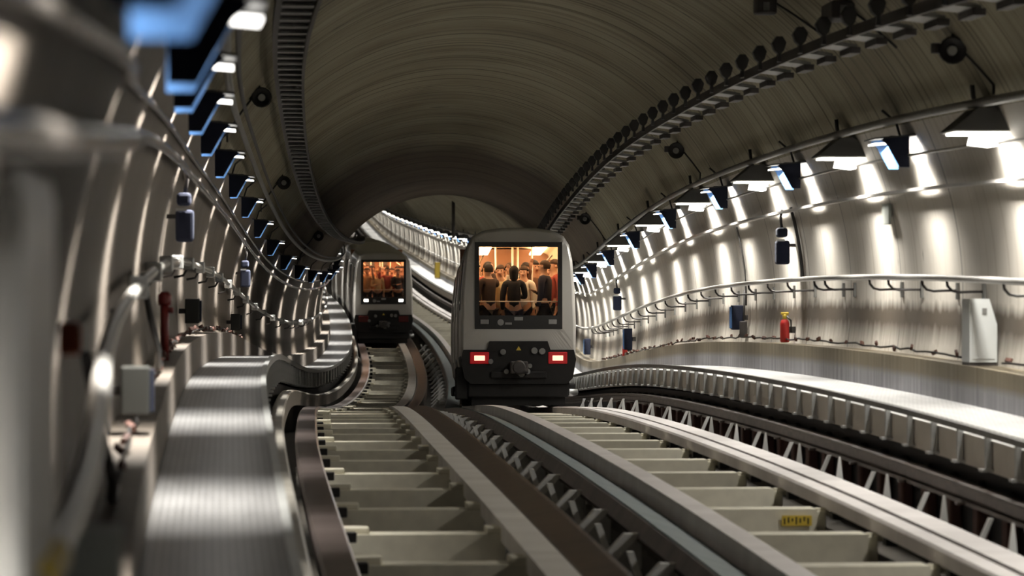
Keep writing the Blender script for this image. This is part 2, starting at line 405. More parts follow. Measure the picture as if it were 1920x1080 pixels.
pl = MB(); pl.use(M['yellow']).box(3.12, 3.37, -.215, -.203, -.135, -.05)
pl.use(M['black'])
for k in range(7): pl.box(3.135+k*.033, 3.147+k*.033, -.219, -.214, -.122+.012*(k % 3), -.072+.01*(k % 2))
pp = pl.build('marking_plate', None, marked); pp['label'] = 'yellow marking plate with dark figures'
marked['label'] = 'concrete sleeper of the right track carrying the yellow marking plate'

# brackets that carry the guide beams
def mid_bracket():
    t = thing('guide_bracket', 20, 1.2, -.46, '', 'bracket', 'brackets under the teal-topped guide beam')
    MB().prism([(.04, .0), (.17, .0), (.49, .34), (.36, .34)], -.06, .06, 'y').build('strut', M['bracket'], t)
    MB().prism([(.17, .0), (.52, .05), (.52, .26), (.44, .30)], .20, .224, 'y').build('gusset', M['galv'], t)
    MB().prism([(.34, .06), (.40, .06), (.30, .34), (.25, .34)], 1.05, 1.11, 'y').build('stay', M['bracket'], t)
    return t
mb0 = mid_bracket(); n = 0; d = 15.0
while d < 122:
    n += 1; lab = 'grey steel bracket between the tracks, %s from the camera' % nth(n)
    r = mb0 if n == 1 else dup(mb0, lab); r['label'] = lab; place(r, d, 1.2, -.46)
    if n % 2: r.scale = (1, 1, 1)
    d += 2.2
def right_bracket():
    t = thing('guide_bracket', 20, 4.08, -.30, '', 'bracket', 'brackets under the right guide beam')
    MB().prism([(-.06, 0), (.06, 0), (.014, .44), (-.0, .44)], -.015, .015, 'y').build('gusset', M['bracket'], t)
    MB().prism([(-.05, .1), (-.01, .1), (.12, .40), (.085, .40)], 1.10, 1.15, 'y').build('strut', M['bracket'], t)
    MB().prism([(.10, .37), (.20, .37), (.20, .39), (.10, .39)], -.04, .04, 'y').build('seat_plate', M['beam'], t)
    return t
rb0 = right_bracket(); n = 0; d = 21.5
while d < 62:
    n += 1; lab = 'steel bracket under the right guide beam, %s from the camera' % nth(n)
    r = rb0 if n == 1 else dup(rb0, lab); r['label'] = lab; place(r, d, 4.08, -.30)
    d += 2.35

# ------------------------------------------------------------------ walkways
def walkway(side, label):
    root = thing('walkway', 20, 4.7 if side > 0 else -1.5, -.46, label, 'walkway')
    inv = root.matrix_basis.inverted()
    def adopt(o):
        o.parent = root; o.matrix_parent_inverse = inv; return o
    bpy.context.view_layer.update()
    ds = drange(5, 400, 1.0, 2.5)
    if side > 0:
        adopt(MB().sweep(rect(4.47, 5.13, .60, .645), ds).build('grating', M['deckR']))
        adopt(MB().sweep([(4.33, .615), (4.37, .615), (4.37, .665), (4.33, .665)], ds).build('edge_beam', M['galvd']))
        adopt(MB().sweep(rect(4.42, 4.45, .33, .575), ds).build('fascia', M['fascia']))
        adopt(MB().sweep([(4.405, .575), (4.47, .575), (4.47, .60), (4.405, .583)], ds).build('slit_light_ledge', M['bracket']))  # pale ledge added to show the bright line of light under the edge beam
        adopt(MB().sweep([(4.50, -.46), (4.62, -.46), (4.62, .36), (4.50, .30)], ds).build('cable_trough', M['black']))
        o0, o1, hb = 4.36, 4.41, .34
    else:
        adopt(MB().sweep(rect(-1.86, -1.17, .755, .80), ds).build('grating', M['deckL']))
        adopt(MB().sweep([(-1.19, .74), (-1.14, .74), (-1.14, .82), (-1.19, .82)], ds).build('edge_beam', M['galv']))
        adopt(MB().sweep(rect(-1.25, -1.22, .40, .74), ds).build('fascia', M['galvd']))
        adopt(MB().sweep([(-1.5, -.46), (-1.28, -.46), (-1.28, .38), (-1.5, .42)], ds).build('cable_trough', M['black']))
        o0, o1, hb = -1.19, -1.15, .42
    post = None
    d = 22.9 if side > 0 else 13.0; k = 0
    while k < 60 and d < (78 if side > 0 else 118):
        if post is None:
            b = MB(); b.box(-.022, .022, -.03, .03, 0, .27 if side > 0 else .32); b.box(-.06, .06, -.06, .06, 0, .022)
            post = b.build('post', M['galv']); q = post
        else: q = post.copy(); C.objects.link(q)
        q.matrix_world = Matrix.Identity(4); q.location = P(d, (o0+o1)/2, hb); q.rotation_euler = (0, 0, yaw(d)); q.parent = root; q.matrix_parent_inverse = inv
        d += 1.03 if side > 0 else 1.75; k += 1
    return root
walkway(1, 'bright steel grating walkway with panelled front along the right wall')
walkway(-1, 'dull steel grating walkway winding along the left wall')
# insulator blocks along the dark foot of the right walkway
ib = thing('insulator', 20, 4.44, 0, '', 'insulator', 'insulators below the right walkway')
MB().box(-.05, .06, -.09, .09, -.30, .04, .02).build('block', M['rust'], ib)
MB().lathe([(.04, .04), (.055, .07), (.03, .10), (.055, .13), (.055, .16), (.03, .19)], (0, 0, 0), 'z', 10).build('cap', M['black'], ib)
n = 0; d = 23.4
while d < 58:
    n += 1; lab = 'dark insulator under the right walkway, %s from the camera' % nth(n)
    r = ib if n == 1 else dup(ib, lab); r['label'] = lab; place(r, d, 4.44, .04); d += 1.03

# ------------------------------------------------------------------ pipes and conduits
DP = drange(2, 400, .8, 2.5)
def pipe(name, o, h, r, m, label, cat='pipe', n=8, ds=DP): return long_thing(name, circ(o, h, r, n), m, label, cat, ds, True)
hr = pipe('handrail_pipe', 5.12, 1.77, .030, M['steel'], 'long grey pipe at chest height along the right wall')
hl = pipe('handrail_pipe', -1.97, 1.92, .034, M['steel'], 'long wavy grey pipe at chest height along the left wall')
long_thing('wall_rail', rect(5.185, 5.265, 2.615, 2.645), M['steel'], 'flat grey rail below the right lamps, crossing the bright pools of light', 'pipe')
pipe('lamp_rail', 5.06, 2.95, .014, M['steel'], 'thin rail running level with the right lamps')
pipe('conduit', 4.92, 3.29, .040, M['galvd'], 'dark conduit above the right lamps')
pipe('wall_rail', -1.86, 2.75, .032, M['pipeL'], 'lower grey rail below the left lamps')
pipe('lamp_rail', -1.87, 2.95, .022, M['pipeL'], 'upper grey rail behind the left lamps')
pipe('conduit', -1.47, 3.50, .036, M['galvd'], 'dark conduit above the left lamps')
pipe('conduit', -1.38, 3.58, .022, M['cable'], 'thin black cable above the left lamps and the conduit', 'cable')
# yellow band on the near end of the left pipe
tag(MB().sweep(circ(-1.97, 1.92, .042, 10), drange(6.45, 6.95, .1), True, True).build('pipe_marker', M['yellow']), 'blurred yellow band around the near end of the left pipe', 'marker')

# hooks under the right pipe
hk = thing('pipe_hook', 20, 5.12, 1.77, '', 'hook', 'hooks under the right pipe')
MB().tube([(0, 0, -.02), (.005, -.01, -.07), (.04, -.04, -.115), (.10, -.07, -.13), (.20, -.09, -.125), (.33, -.09, -.125)], .014, 6).build('arm', M['dark'], hk)
MB().box(.315, .345, -.13, -.05, -.21, -.05).build('wall_plate', M['galvd'], hk)
hd = [27.4, 28.7, 31.1, 32.3, 34.1, 35.2, 38.2, 39.0, 41.2]+[43+1.9*k for k in range(20)]
for n, d in enumerate(hd, 1):
    lab = 'dark bent hook under the right pipe, %s from the camera' % nth(n)
    r = hk if n == 1 else dup(hk, lab); r['label'] = lab; place(r, d, 5.12, 1.77)
kl = thing('pipe_clamp', 20, -1.97, 1.92, '', 'clamp', 'clamps on the left pipe')
MB().box(-.06, .055, -.05, .05, -.075, .06, .015).build('collar', M['galv'], kl)
MB().tube([(-.02, 0, -.06), (-.06, 0, -.13), (-.16, 0, -.15)], .015, 6).build('arm', M['dark'], kl)
for n in range(1, 21):
    d = 20+4.1*(n-1) if n < 16 else 81.5+2.5*(n-16)
    lab = 'clamp on the left wall pipe, %s from the camera' % nth(n)
    r = kl if n == 1 else dup(kl, lab); r['label'] = lab; place(r, d, -1.97, 1.92)

# cable ladders under the ceiling
def ladder(side, label):
    root = thing('cable_ladder', 20, 4.2 if side > 0 else -.88, 4.0, label, 'cable tray')
    inv = root.matrix_basis.inverted()
    mir = (lambda o: o) if side > 0 else (lambda o: 2*CO-o)
    def adopt(o): o.parent = root; o.matrix_parent_inverse = inv; return o
    ds = drange(6, 110, 1., 2.)
    inner = [(4.06, 3.93), (4.09, 3.93), (4.09, 4.03), (4.06, 4.03)] if side > 0 else [(-.74, 3.95), (-.77, 3.95), (-.77, 4.03), (-.74, 4.03)]
    outer = [(4.37, 3.86), (4.40, 3.86), (4.40, 3.93), (4.37, 3.93)] if side > 0 else [(-1.02, 4.02), (-1.08, 4.02), (-1.08, 4.12), (-1.02, 4.12)]
    adopt(MB().sweep(inner, ds).build('side_rail', M['dark']))
    if side < 0: adopt(MB().sweep(outer, ds).build('side_rail', M['dark']))
    if side < 0: adopt(MB().sweep(rect(-1.04, -.76, 4.03, 4.045), ds).build('cable_mat', M['dark']))
    else: adopt(MB().sweep(circ(4.16, 4.02, .04, 6), ds, True, True).build('cable_bundle', M['dark']))
    rung = hang = None
    d = 19.5; k = 0
    step = 1.35 if side > 0 else .9
    while d < 105 and k < 95:
        if rung is None:
            b = MB()
            if side > 0: b.use(M['galvd']).prism([(-.13, -.02), (.12, -.05), (.12, -.02), (-.13, .03)], -.34, .18, 'y'); b.use(M['dark']).prism([(.05, -.10), (.15, -.10), (.15, -.045), (.05, -.04)], -.36, .20, 'y')
            else: b.box(-.14, .14, -.10, .10, -.035, -.012)
            rung = b.build('rung', M['galvd'] if side < 0 else None); q = rung
        else: q = rung.copy(); C.objects.link(q)
        q.location = P(d, 4.2 if side > 0 else -.89, 3.95 if side > 0 else 4.03); q.rotation_euler = (0, 0, yaw(d)); q.parent = root; q.matrix_parent_inverse = inv
        d += step; k += 1
    if side > 0:
        d = 20.; k = 0
        while d < 105 and k < 95:
            if hang is None:
                b = MB(); b.prism([(-.075, .10), (-.03, .17), (.03, .17), (.068, .11), (.045, .03), (.015, .0), (.02, -.08), (-.02, -.08), (-.015, .0), (-.05, .03)], -.05, .05, 'y')
                hang = b.build('hanger', M['black']); q = hang
            else: q = hang.copy(); C.objects.link(q)
            q.location = P(d, 3.92, 3.98); q.rotation_euler = (0, 0, yaw(d)); q.parent = root; q.matrix_parent_inverse = inv
            d += 1.35; k += 1
    return root
ladder(1, 'dark stepped cable ladder hung under the right side of the ceiling')
ladder(-1, 'dark cable ladder with close rungs under the left side of the ceiling')

# ------------------------------------------------------------------ lamps
def downlight(name, t, loc, watts, size, spread, tilt):
    # the lamp's own light: a louvred downlight leaning tilt degrees towards +x (sign gives the side)
    l = bpy.data.lights.new(name, 'AREA'); l.shape = 'RECTANGLE'; l.size, l.size_y = size
    l.energy = watts; l.color = (1, .955, .885); l.spread = math.radians(spread)
    o = bpy.data.objects.new(name, l); C.objects.link(o); o.parent = t; o.location = loc
    o.rotation_euler = (0, -math.radians(tilt), 0)
    return o
def blue_lamp(side, tube_mat):
    # local x: towards the wall is -1*... ; plates slope from the light panel down and back to the wall
    t = thing('wall_lamp', 20, 0, 0, '', 'lamp', 'blue-sided lamps on the left wall' if side < 0 else 'blue-sided lamps on the right wall')
    s = side
    full = [(-.04*s, .04), (.02*s, -.01), (.14*s, -.225), (.235*s, -.225), (.235*s, .08), (.05*s, .08)]
    for y, e in ((-.29, 1), (.29, -1)):
        b = MB(); b.use(M['navy']).prism(full, y-e*.012, y, 'y'); b.use(M['blue']).prism(full, y, y+e*.012, 'y')  # outer faces darker than the inner ones, their shade put into the colour
        b.build('side_plate', None, t)
    MB().prism([(-.10*s, .045), (.34*s, .085), (.34*s, .10), (-.10*s, .06)], -.31, .31, 'y').build('top_plate', M['lamp_metal'], t)
    MB().prism([(-.085*s, -.005), (.085*s, .010), (.085*s, .024), (-.085*s, .010)], -.17, .17, 'y').build('light_panel', tube_mat, t)
    MB().tube([(.20*s, 0, .09), (.16*s, 0, .22), (.02*s, 0, .34)], .014, 6).build('cable', M['cable'], t)
    downlight('downlight', t, (.02*s, 0, -.03), W_LEFT if s < 0 else W_BLUE, (.14, .30), 78 if s < 0 else 118, 6*s)
    downlight('spill_light', t, (-.02*s, 0, -.02), S_LEFT if s < 0 else S_BLUE, (.14, .30), 175, -12*s)
    downlight('wall_washer', t, (.10*s, 0, -.03), V_LEFT if s < 0 else V_BLUE, (.10, .30 if s < 0 else .56), 95 if s < 0 else 150, (43 if s < 0 else 48)*s)
    return t
bl = blue_lamp(-1, M['tube_left']); n = 0
for k in range(0, 22):
    d = 5.15+6.72*k if k else 5.15
    n += 1; lab = 'blue-sided lamp on the left wall, %s from the camera' % nth(n)
    r = bl if n == 1 else dup(bl, lab); r['label'] = lab; place(r, d, -1.51, 3.14)
br = blue_lamp(1, M['tube_blue']); n = 0; d = 18.85; first = True
FARB = 'tiny blue-sided lamp on the far right wall beyond the trains'
while d < 390:
    if 98 < d < 112: d += 7.05; continue                    # hidden behind the near train
    lab = 'blue-sided lamp on the right wall, %s from the camera' % nth(n+1) if d < 92 else FARB
    n += 1; r = br if first else dup(br, lab, None, () if d < 112 else tuple(c.name for c in br.children if c.name.startswith('wall_w' if d < 200 else ('spill', 'wall_w')))); first = False; r['label'] = lab; r['group'] = 'blue-sided lamps on the right wall' if d < 92 else 'far blue-sided lamps'
    place(r, d, 4.83, 3.06); d += 7.05
def hood_lamp():
    t = thing('hooded_lamp', 20, 0, 0, '', 'lamp', 'hooded lamps on the right wall')
    MB().prism([(-.25, .0), (.27, .0), (.27, .10), (.12, .20), (-.02, .19)], -.26, .26, 'y').build('hood', M['lamp_metal'], t)
    MB().prism([(-.24, -.012), (.26, -.012), (.26, -.001), (-.24, -.001)], -.25, .25, 'y').build('reflector', M['lamp_white'], t)
    b = MB(); b.prism([(-.20, -.030), (.25, -.030), (.25, -.013), (-.20, -.013)], -.22, .22, 'y'); b.prism([(-.02, -.11), (.16, -.13), (.20, -.03), (-.0, -.03)], -.20, .20, 'y')
    b.build('light_tube', M['tube_hood'], t)
    MB().tube([(.02, 0, .19), (-.01, 0, .30), (-.02, 0, .40)], .022, 6).build('bracket', M['lamp_metal'], t)
    MB().lathe([(.03, .14), (.045, .17), (.045, .22), (.02, .25)], (.2, .0, .0), 'z', 10).build('gland', M['dark'], t)
    downlight('downlight', t, (.02, 0, -.14), W_HOOD, (.16, .30), 118, 8)
    downlight('spill_light', t, (-.04, 0, -.14), S_HOOD, (.16, .30), 175, -12)
    downlight('wall_washer', t, (.10, 0, -.14), V_HOOD, (.14, .60), 150, 48)
    return t
hl_ = hood_lamp(); n = 0; d = 21.9; first = True
FARH = 'tiny hooded lamp on the far right wall beyond the trains'
while d < 390:
    if 98 < d < 112: d += 7.05; continue
    n += 1; lab = 'hooded lamp on the right wall, %s from the camera' % nth(n) if d < 92 else FARH
    r = hl_ if first else dup(hl_, lab, None, () if d < 112 else tuple(c.name for c in hl_.children if c.name.startswith('wall_w' if d < 200 else ('spill', 'wall_w')))); first = False; r['label'] = lab; r['group'] = 'hooded lamps on the right wall' if d < 92 else 'far hooded lamps'
    place(r, d, 4.92, 3.05); d += 7.05

# ------------------------------------------------------------------ things on the walls
def near_wall(d, h, side, off=.0): return wall_o(h, side)-side*off
# grey cabinet on the right kerb, grey-green one on the left kerb
def cabinet(d, o0, o1, h0, hh, dep, m, label, clip):
    t = thing('cabinet', d, o0, h0, label, 'cabinet')
    w = o1-o0
    poly = [(0, .03), (w, .03), (w, hh*.62), (w*.72 if clip else w, hh), (0, hh)]
    MB().prism(poly, -dep/2, dep/2, 'y').build('casing', m, t)
    MB().prism([(.02, .06), (w-.02, .06), (w-.02, hh*.60), (w*.70, hh-.03), (.02, hh-.03)], -dep/2-.008, -dep/2-.001, 'y').build('door', m, t)
    MB().box(.0, w, -dep/2+.01, dep/2-.01, 0, .03).build('foot', M['dark'], t)
    b = MB(); b.box(w*.45, w*.62, -dep/2-.014, -dep/2-.009, hh*.76, hh*.86); b.build('rating_plate', M['galvd'], t)
    return t
cabinet(30.4, 5.15, 5.40, .99, .60, .34, M['greybox'], 'light grey cabinet standing on the right kerb below the pipe', True)
cabinet(8.1, -2.07, -1.87, 1.13, .72, .3, M['greenbox'], 'blurred grey-green cabinet on the left kerb nearest the camera', False)
def extinguisher(d, side, h, label, mat='red', s=1.):
    t = thing('fire_extinguisher', d, near_wall(d, h+.2, side, .14), h, label, 'fire extinguisher')
    MB().lathe([(.05*s, 0), (.06*s, .02), (.06*s, .24*s), (.045*s, .28*s), (.02*s, .30*s)], (0, 0, 0), 'z', 14).build('cylinder', M[mat], t)
    b = MB(); b.lathe([(.022*s, .29*s), (.03*s, .31*s), (.03*s, .35*s), (.015*s, .36*s)], (0, 0, 0), 'z', 10); b.box(-.05*s, .05*s, -.02, .02, .35*s, .38*s, .008); b.build('valve', M['yellow'], t)
    MB().tube([(.02, -.03, .33*s), (.07, -.05, .28*s), (.075, -.05, .12*s)], .012, 6).build('hose', M['black'], t)
    MB().box(.04, .135, -.03, .03, .12, .20).build('wall_bracket', M['dark'], t)
    return t
extinguisher(42.7, 1, 1.0, 'red fire extinguisher with yellow valve on the right kerb')
extinguisher(68.2, 1, 1.0, 'small distant red fire extinguisher beside a blue box, right kerb', 'red', .9)
def socket_box(d, side, h, w, hh, label, post=False):
    t = thing('socket_box', d, near_wall(d, h, side, .16), h, label, 'box')
    MB().box(-.08, .08, -w/2, w/2, 0, hh, .012).build('casing', M['darkbox'] if side < 0 else M['navy'], t)
    xa = .081 if side < 0 else -.10
    MB().box(xa, xa+.02, -w/2+.01, w/2-.01, .02, hh-.02).build('door', M['navy' if side < 0 else 'blue'], t)
    b = MB(); b.box(.0 if side > 0 else -.15, .15 if side > 0 else 0, -.03, .03, hh*.4, hh*.6); b.build('wall_bracket', M['dark'], t)
    if post:
        MB().box(.02, .12, -w/2-.10, -w/2-.03, -.10, .12, .01).build('plug', M['dark'], t)
        MB().tube([(.08, -.12, .1), (.085, -.12, .3), (.09, -.12, .55)], .014, 6).build('cable', M['cable'], t)
    return t
socket_box(47.4, 1, 1.16, .16, .34, 'blue box with dark plug and cable under the right pipe', True)
socket_box(66.8, 1, 1.12, .16, .42, 'small distant blue box on the right wall beside the far extinguisher')
socket_box(86., 1, 1.1, .16, .4, 'tiny blue box on the right wall just past the near train')
socket_box(19., -1, 1.24, .24, .27, 'nearest grey box with navy front on the left wall, above the walkway')
socket_box(37.5, -1, 1.27, .2, .27, 'middle grey box with navy front on the left wall')
socket_box(56., -1, 1.25, .2, .27, 'farthest of the grey boxes with navy fronts on the left wall')
def loud_unit(d, side, h, label):
    t = thing('warning_beacon', d, near_wall(d, h, side, .17), h, label, 'beacon')
    MB().box(-.085, .085, -.10, .10, -.24, .06, .03).build('casing', M['navy'], t)
    MB().box(-.075, .06, -.09, .09, .10, .22, .03).build('upper_casing', M['navy'], t)
    MB().box(-.08, .02, -.105, -.095, .05, .075).build('collar', M['galv'], t)
    MB().tube([(0, 0, .20), (-.02*side, 0, .34), (.0, 0, .45)], .02, 6).build('stem', M['dark'], t)
    b = MB(); x0, x1 = (.0, .17) if side > 0 else (-.17, 0.); b.box(x0, x1, -.02, .02, -.02, .02); b.build('wall_bracket', M['dark'], t)
    return t
loud_unit(42.5, 1, 2.22, 'navy beacon on the right wall beside a dark seam')
loud_unit(69.8, 1, 2.22, 'distant navy beacon on the right wall close to the near train')
loud_unit(32., -1, 2.34, 'navy beacon on the left wall below the lamps, nearer one')
loud_unit(59., -1, 2.30, 'small navy beacon on the left wall, farther one')
tag(MB().tube([P(42.0, near_wall(42, h, 1, .03), h) for h in (2.68, 2.5, 2.3, 2.1, 1.95, 1.8)], .022, 6).build('wall_conduit', M['cable']), 'dark vertical conduit on the right wall beside the navy beacon', 'conduit')
tag(MB().tube([P(47.6, near_wall(47.6, h, 1, .03), h) for h in (2.6, 2.3, 2.0, 1.8, 1.5)], .014, 6).build('wall_conduit', M['cable']), 'thin dark vertical cable on the right wall above the blue box', 'cable')
t = thing('sign_plate', 35.3, near_wall(35, 2.43, 1, .05), 2.43, 'small grey-green plate on the right wall under the lamp rail', 'plate')
MB().box(-.015, .015, -.2, .2, -.11, .11, .006).build('plate', M['greenbox'], t); MB().box(.0, .05, -.03, .03, -.03, .03).build('stud', M['dark'], t)
# left wall, near and blurred
t = thing('alarm_box', 10.4, near_wall(10.4, 2.2, -1, .05), 2.10, 'blurred orange-red box on the left wall near the camera', 'box')
MB().box(-.04, .02, -.05, .05, 0, .10, .008).build('casing', M['orange'], t); MB().box(.02, .026, -.04, .04, .015, .085).build('lid', M['orange'], t)
t = thing('wall_cabinet', 6.5, -2.1, 1.9, 'large blurred white box on the left wall at the left edge', 'cabinet')  # white box standing off the wall at the left edge
MB().box(-.08, .13, -.5, .5, 0, .80, .02).build('casing', M['lamp_white'], t); MB().box(.13, .138, -.44, .44, .05, .75).build('door', M['lamp_white'], t)
t = thing('hydrant_riser', 28., -1.98, .86, 'dark red standpipe rising above the left walkway kerb', 'pipe')
MB().tube([(0, 0, .27), (0, 0, .5), (0, 0, .75)], .035, 8).build('pipe', M['darkred'], t)
MB().lathe([(.05, .72), (.055, .75), (.055, .80), (.03, .83)], (0, 0, 0), 'z', 12).build('cap', M['darkred'], t); MB().tube([(0, 0, .68), (.07, 0, .68)], .025, 8).build('outlet', M['darkred'], t)
# loose cables on the kerbs with clips
def clip_cable(side, d0, d1, o, h, label, m):
    root = thing('kerb_cable', d0, o, h, label, 'cable'); inv = root.matrix_basis.inverted()
    pts = []; d = d0
    while d < d1: pts.append(P(d, o+random.uniform(-.02, .02), h+random.uniform(-.015, .02))); d += .45
    c = MB().tube(pts, .011, 5).build('sheath', M['cable']); c.parent = root; c.matrix_parent_inverse = inv
    clip = None; d = d0+.3
    while d < d1-.3:
        if clip is None: clip = MB().box(-.014, .014, -.04, .04, -.016, .022, .004).build('clip', m); q = clip
        else: q = clip.copy(); C.objects.link(q)
        q.location = P(d, o+random.uniform(-.02, .02), h+random.uniform(-.01, .03)); q.rotation_euler = (random.uniform(-.4, .4), random.uniform(-.6, .6), yaw(d)+random.uniform(-.6, .6)); q.parent = root; q.matrix_parent_inverse = inv
        d += random.uniform(.75, 1.15)
clip_cable(1, 31.2, 78, 5.30, 1.045, 'thin cable with small red clips lying on the right kerb', M['rust'])
clip_cable(1, 22, 29.8, 5.30, 1.045, 'short thin cable on the right kerb nearer than the cabinet', M['rust'])
clip_cable(-1, 16, 60, -1.98, 1.18, 'thin cable with rusty clips lying on the left kerb', M['rust'])
for k, (d, o, m, lab) in enumerate([(24., -2.0, 'cable', 'black loose cable hanging down to the left kerb, farther one'), (13.5, -2.0, 'cable', 'black loose cable drooping behind the left walkway, nearer one')]):
    tag(MB().tube([P(d+.0, o-.05, 1.9), P(d+.1, o+.0, 1.6), P(d+.5, o+.05, 1.35), P(d+1.2, o+.03, 1.2), P(d+2.0, o+.03, 1.17)], .025, 6).build('loose_cable', M[m]), lab, 'cable')

# speakers on the ceiling with their cables down to the conduit
def speaker(d, ang, label, face):
    a = math.radians(ang); r = CR-.10
    o, h = CO+r*math.cos(a), CH+r*math.sin(a)
    t = thing('tunnel_speaker', d, o, h, label, 'speaker', 'round speakers on the tunnel ceiling')
    MB().lathe([(.03, .16), (.075, .10), (.11, -.10), (.12, -.14), (.10, -.135), (.06, -.10), (.055, -.10)], (0, 0, -.02), 'y', 16).build('horn', M['black'], t)
    MB().lathe([(.04, -.135), (.045, -.105), (.01, -.10)], (0, 0, -.02), 'y', 12).build('cone', M['galv'] if face else M['galvd'], t)
    sx = 1 if math.cos(a) > 0 else -1
    b = MB(); b.tube([(0, 0, .05), (.05*sx, 0, .14)], .02, 6); b.box(-.16, -.08, -.02, .02, -.04, .05, .01); b.build('bracket', M['dark'], t)
    pts = []
    ca = 28. if sx > 0 else 152.
    for k in range(9):
        aa = math.radians(ang+(ca-ang)*k/8); rr = CR-.03 if 0 < k < 8 else CR-.08
        pts.append(t.matrix_basis.inverted() @ P(d-.5*k/8, CO+rr*math.cos(aa), CH+rr*math.sin(aa)))
    MB().tube(pts, .013, 5).build('cable', M['cable'], t)
for d, a, lab, f in [(28.8, 35.5, 'large round black speaker with pale centre, upper right ceiling', True), (49.6, 36.5, 'small round black speaker below the right cable ladder', False), (69.9, 38., 'tiny dark speaker above the right side of the near train', False),
                     (39.9, 141.5, 'round black speaker with pale centre on the left ceiling', True), (59.2, 141.7, 'smaller round speaker on the left ceiling above the lamps', False), (79.4, 141., 'faint distant speaker on the left ceiling near the far train', False)]:
    speaker(d, a, lab, f)
def ceiling_box(d, ang, label, l):
    a = math.radians(ang); o, h = CO+(CR-.10)*math.cos(a), CH+(CR-.10)*math.sin(a)
    t = thing('ceiling_box', d, o, h, label, 'box')
    MB().box(-.11, .11, -l, l, -.10, .06, .02).build('casing', M['dark'], t); MB().box(-.03, .03, -l-.02, -l-.002, -.06, .02).build('cover', M['galvd'], t)
    pts = [t.matrix_basis.inverted() @ P(d-.6*k/6, CO+(CR-.03)*math.cos(math.radians(ang-1.5*k)), CH+(CR-.03)*math.sin(math.radians(ang-1.5*k))) for k in range(7)]
    MB().tube(pts, .013, 5).build('cable', M['cable'], t)
ceiling_box(34.4, 52.5, 'small square fitting with cable at the top edge of the ceiling', .09)
ceiling_box(31.7, 46.5, 'long dark box above the right cable ladder, near the top edge', .3)
tag(MB().tube([P(140, 3.87, 4.75), P(140, 3.87, 4.0), P(140, 3.87, 3.2)], .07, 6).build('hanging_post', M['dark']), 'dark post hanging from the far ceiling behind the near train', 'post')
t = thing('call_box', 173, 5.05, .66, 'tiny yellow box on the far walkway between the two trains', 'box')
MB().box(-.15, .1, -.35, .35, 0, .8, .03).build('casing', M['yellow'], t); MB().box(-.156, -.151, -.25, .25, .1, .7).build('door', M['yellow'], t)

# ------------------------------------------------------------------ trains
HALF = [(.90, .44), (.99, .62), (1.035, .95), (1.04, 1.5), (1.02, 2.1), (.975, 2.62), (.92, 2.90), (.82, 3.06), (.62, 3.16), (.32, 3.205), (0, 3.215)]
def loop(inset=0., sub=4):
    pts = HALF+[(-x, z) for x, z in HALF[-2::-1]]
    out = []
    n = len(pts)
    for i in range(n):
        a, b = pts[i], pts[(i+1) % n]; m = 8 if i == n-1 else sub
        for k in range(m): out.append((a[0]+(b[0]-a[0])*k/m, a[1]+(b[1]-a[1])*k/m))
    res = []
    for x, z in out:
        v = Vector((x, z-1.8)); l = v.length; v *= (l-inset)/l; res.append((v.x, v.y+1.8))
    return res
def train_matrix(d0, o):
    a, b = P(d0, o, 0), P(d0+12.8, o, 0); y = (b-a).normalized(); x = y.cross(Vector((0, 0, 1))).normalized(); z = x.cross(y)
    Mx = Matrix((x, y, z)).transposed().to_4x4(); Mx.translation = a; return Mx
def rings_to(b, rings, close0=False, close1=True, smooth=True):
    V = [[b.bm.verts.new((x, y, z)) for x, z in pts] for y, pts in rings]
    for a, c in zip(V, V[1:]):
        n = len(a)
        for k in range(n): b.face([a[k], c[k], c[(k+1) % n], a[(k+1) % n]], smooth)
    if close1: b.face(V[-1])
    return V
WX, WZ0, WZ1 = .775, 1.39, 2.93
def car_shell(m):
    b = MB(); b.use(m)
    V = rings_to(b, [(0., loop(.07)), (.035, loop(.03)), (.10, loop(.008)), (.22, loop(0)), (4., loop(0)), (8.5, loop(0)), (12.55, loop(0)), (12.7, loop(.06))])
    inner = []
    for v in V[0]:
        dx, dz = v.co.x, v.co.z-2.1
        cand = []
        if abs(dx) > 1e-6: cand.append(WX/abs(dx))
        if dz > 1e-6: cand.append((WZ1-2.1)/dz)
        if dz < -1e-6: cand.append((WZ0-2.1)/dz)
        t = min(cand); inner.append(b.bm.verts.new((dx*t, -.035, 2.1+dz*t)))
    n = len(inner)
    for k in range(n): b.face([V[0][k], V[0][(k+1) % n], inner[(k+1) % n], inner[k]], False)
    return b
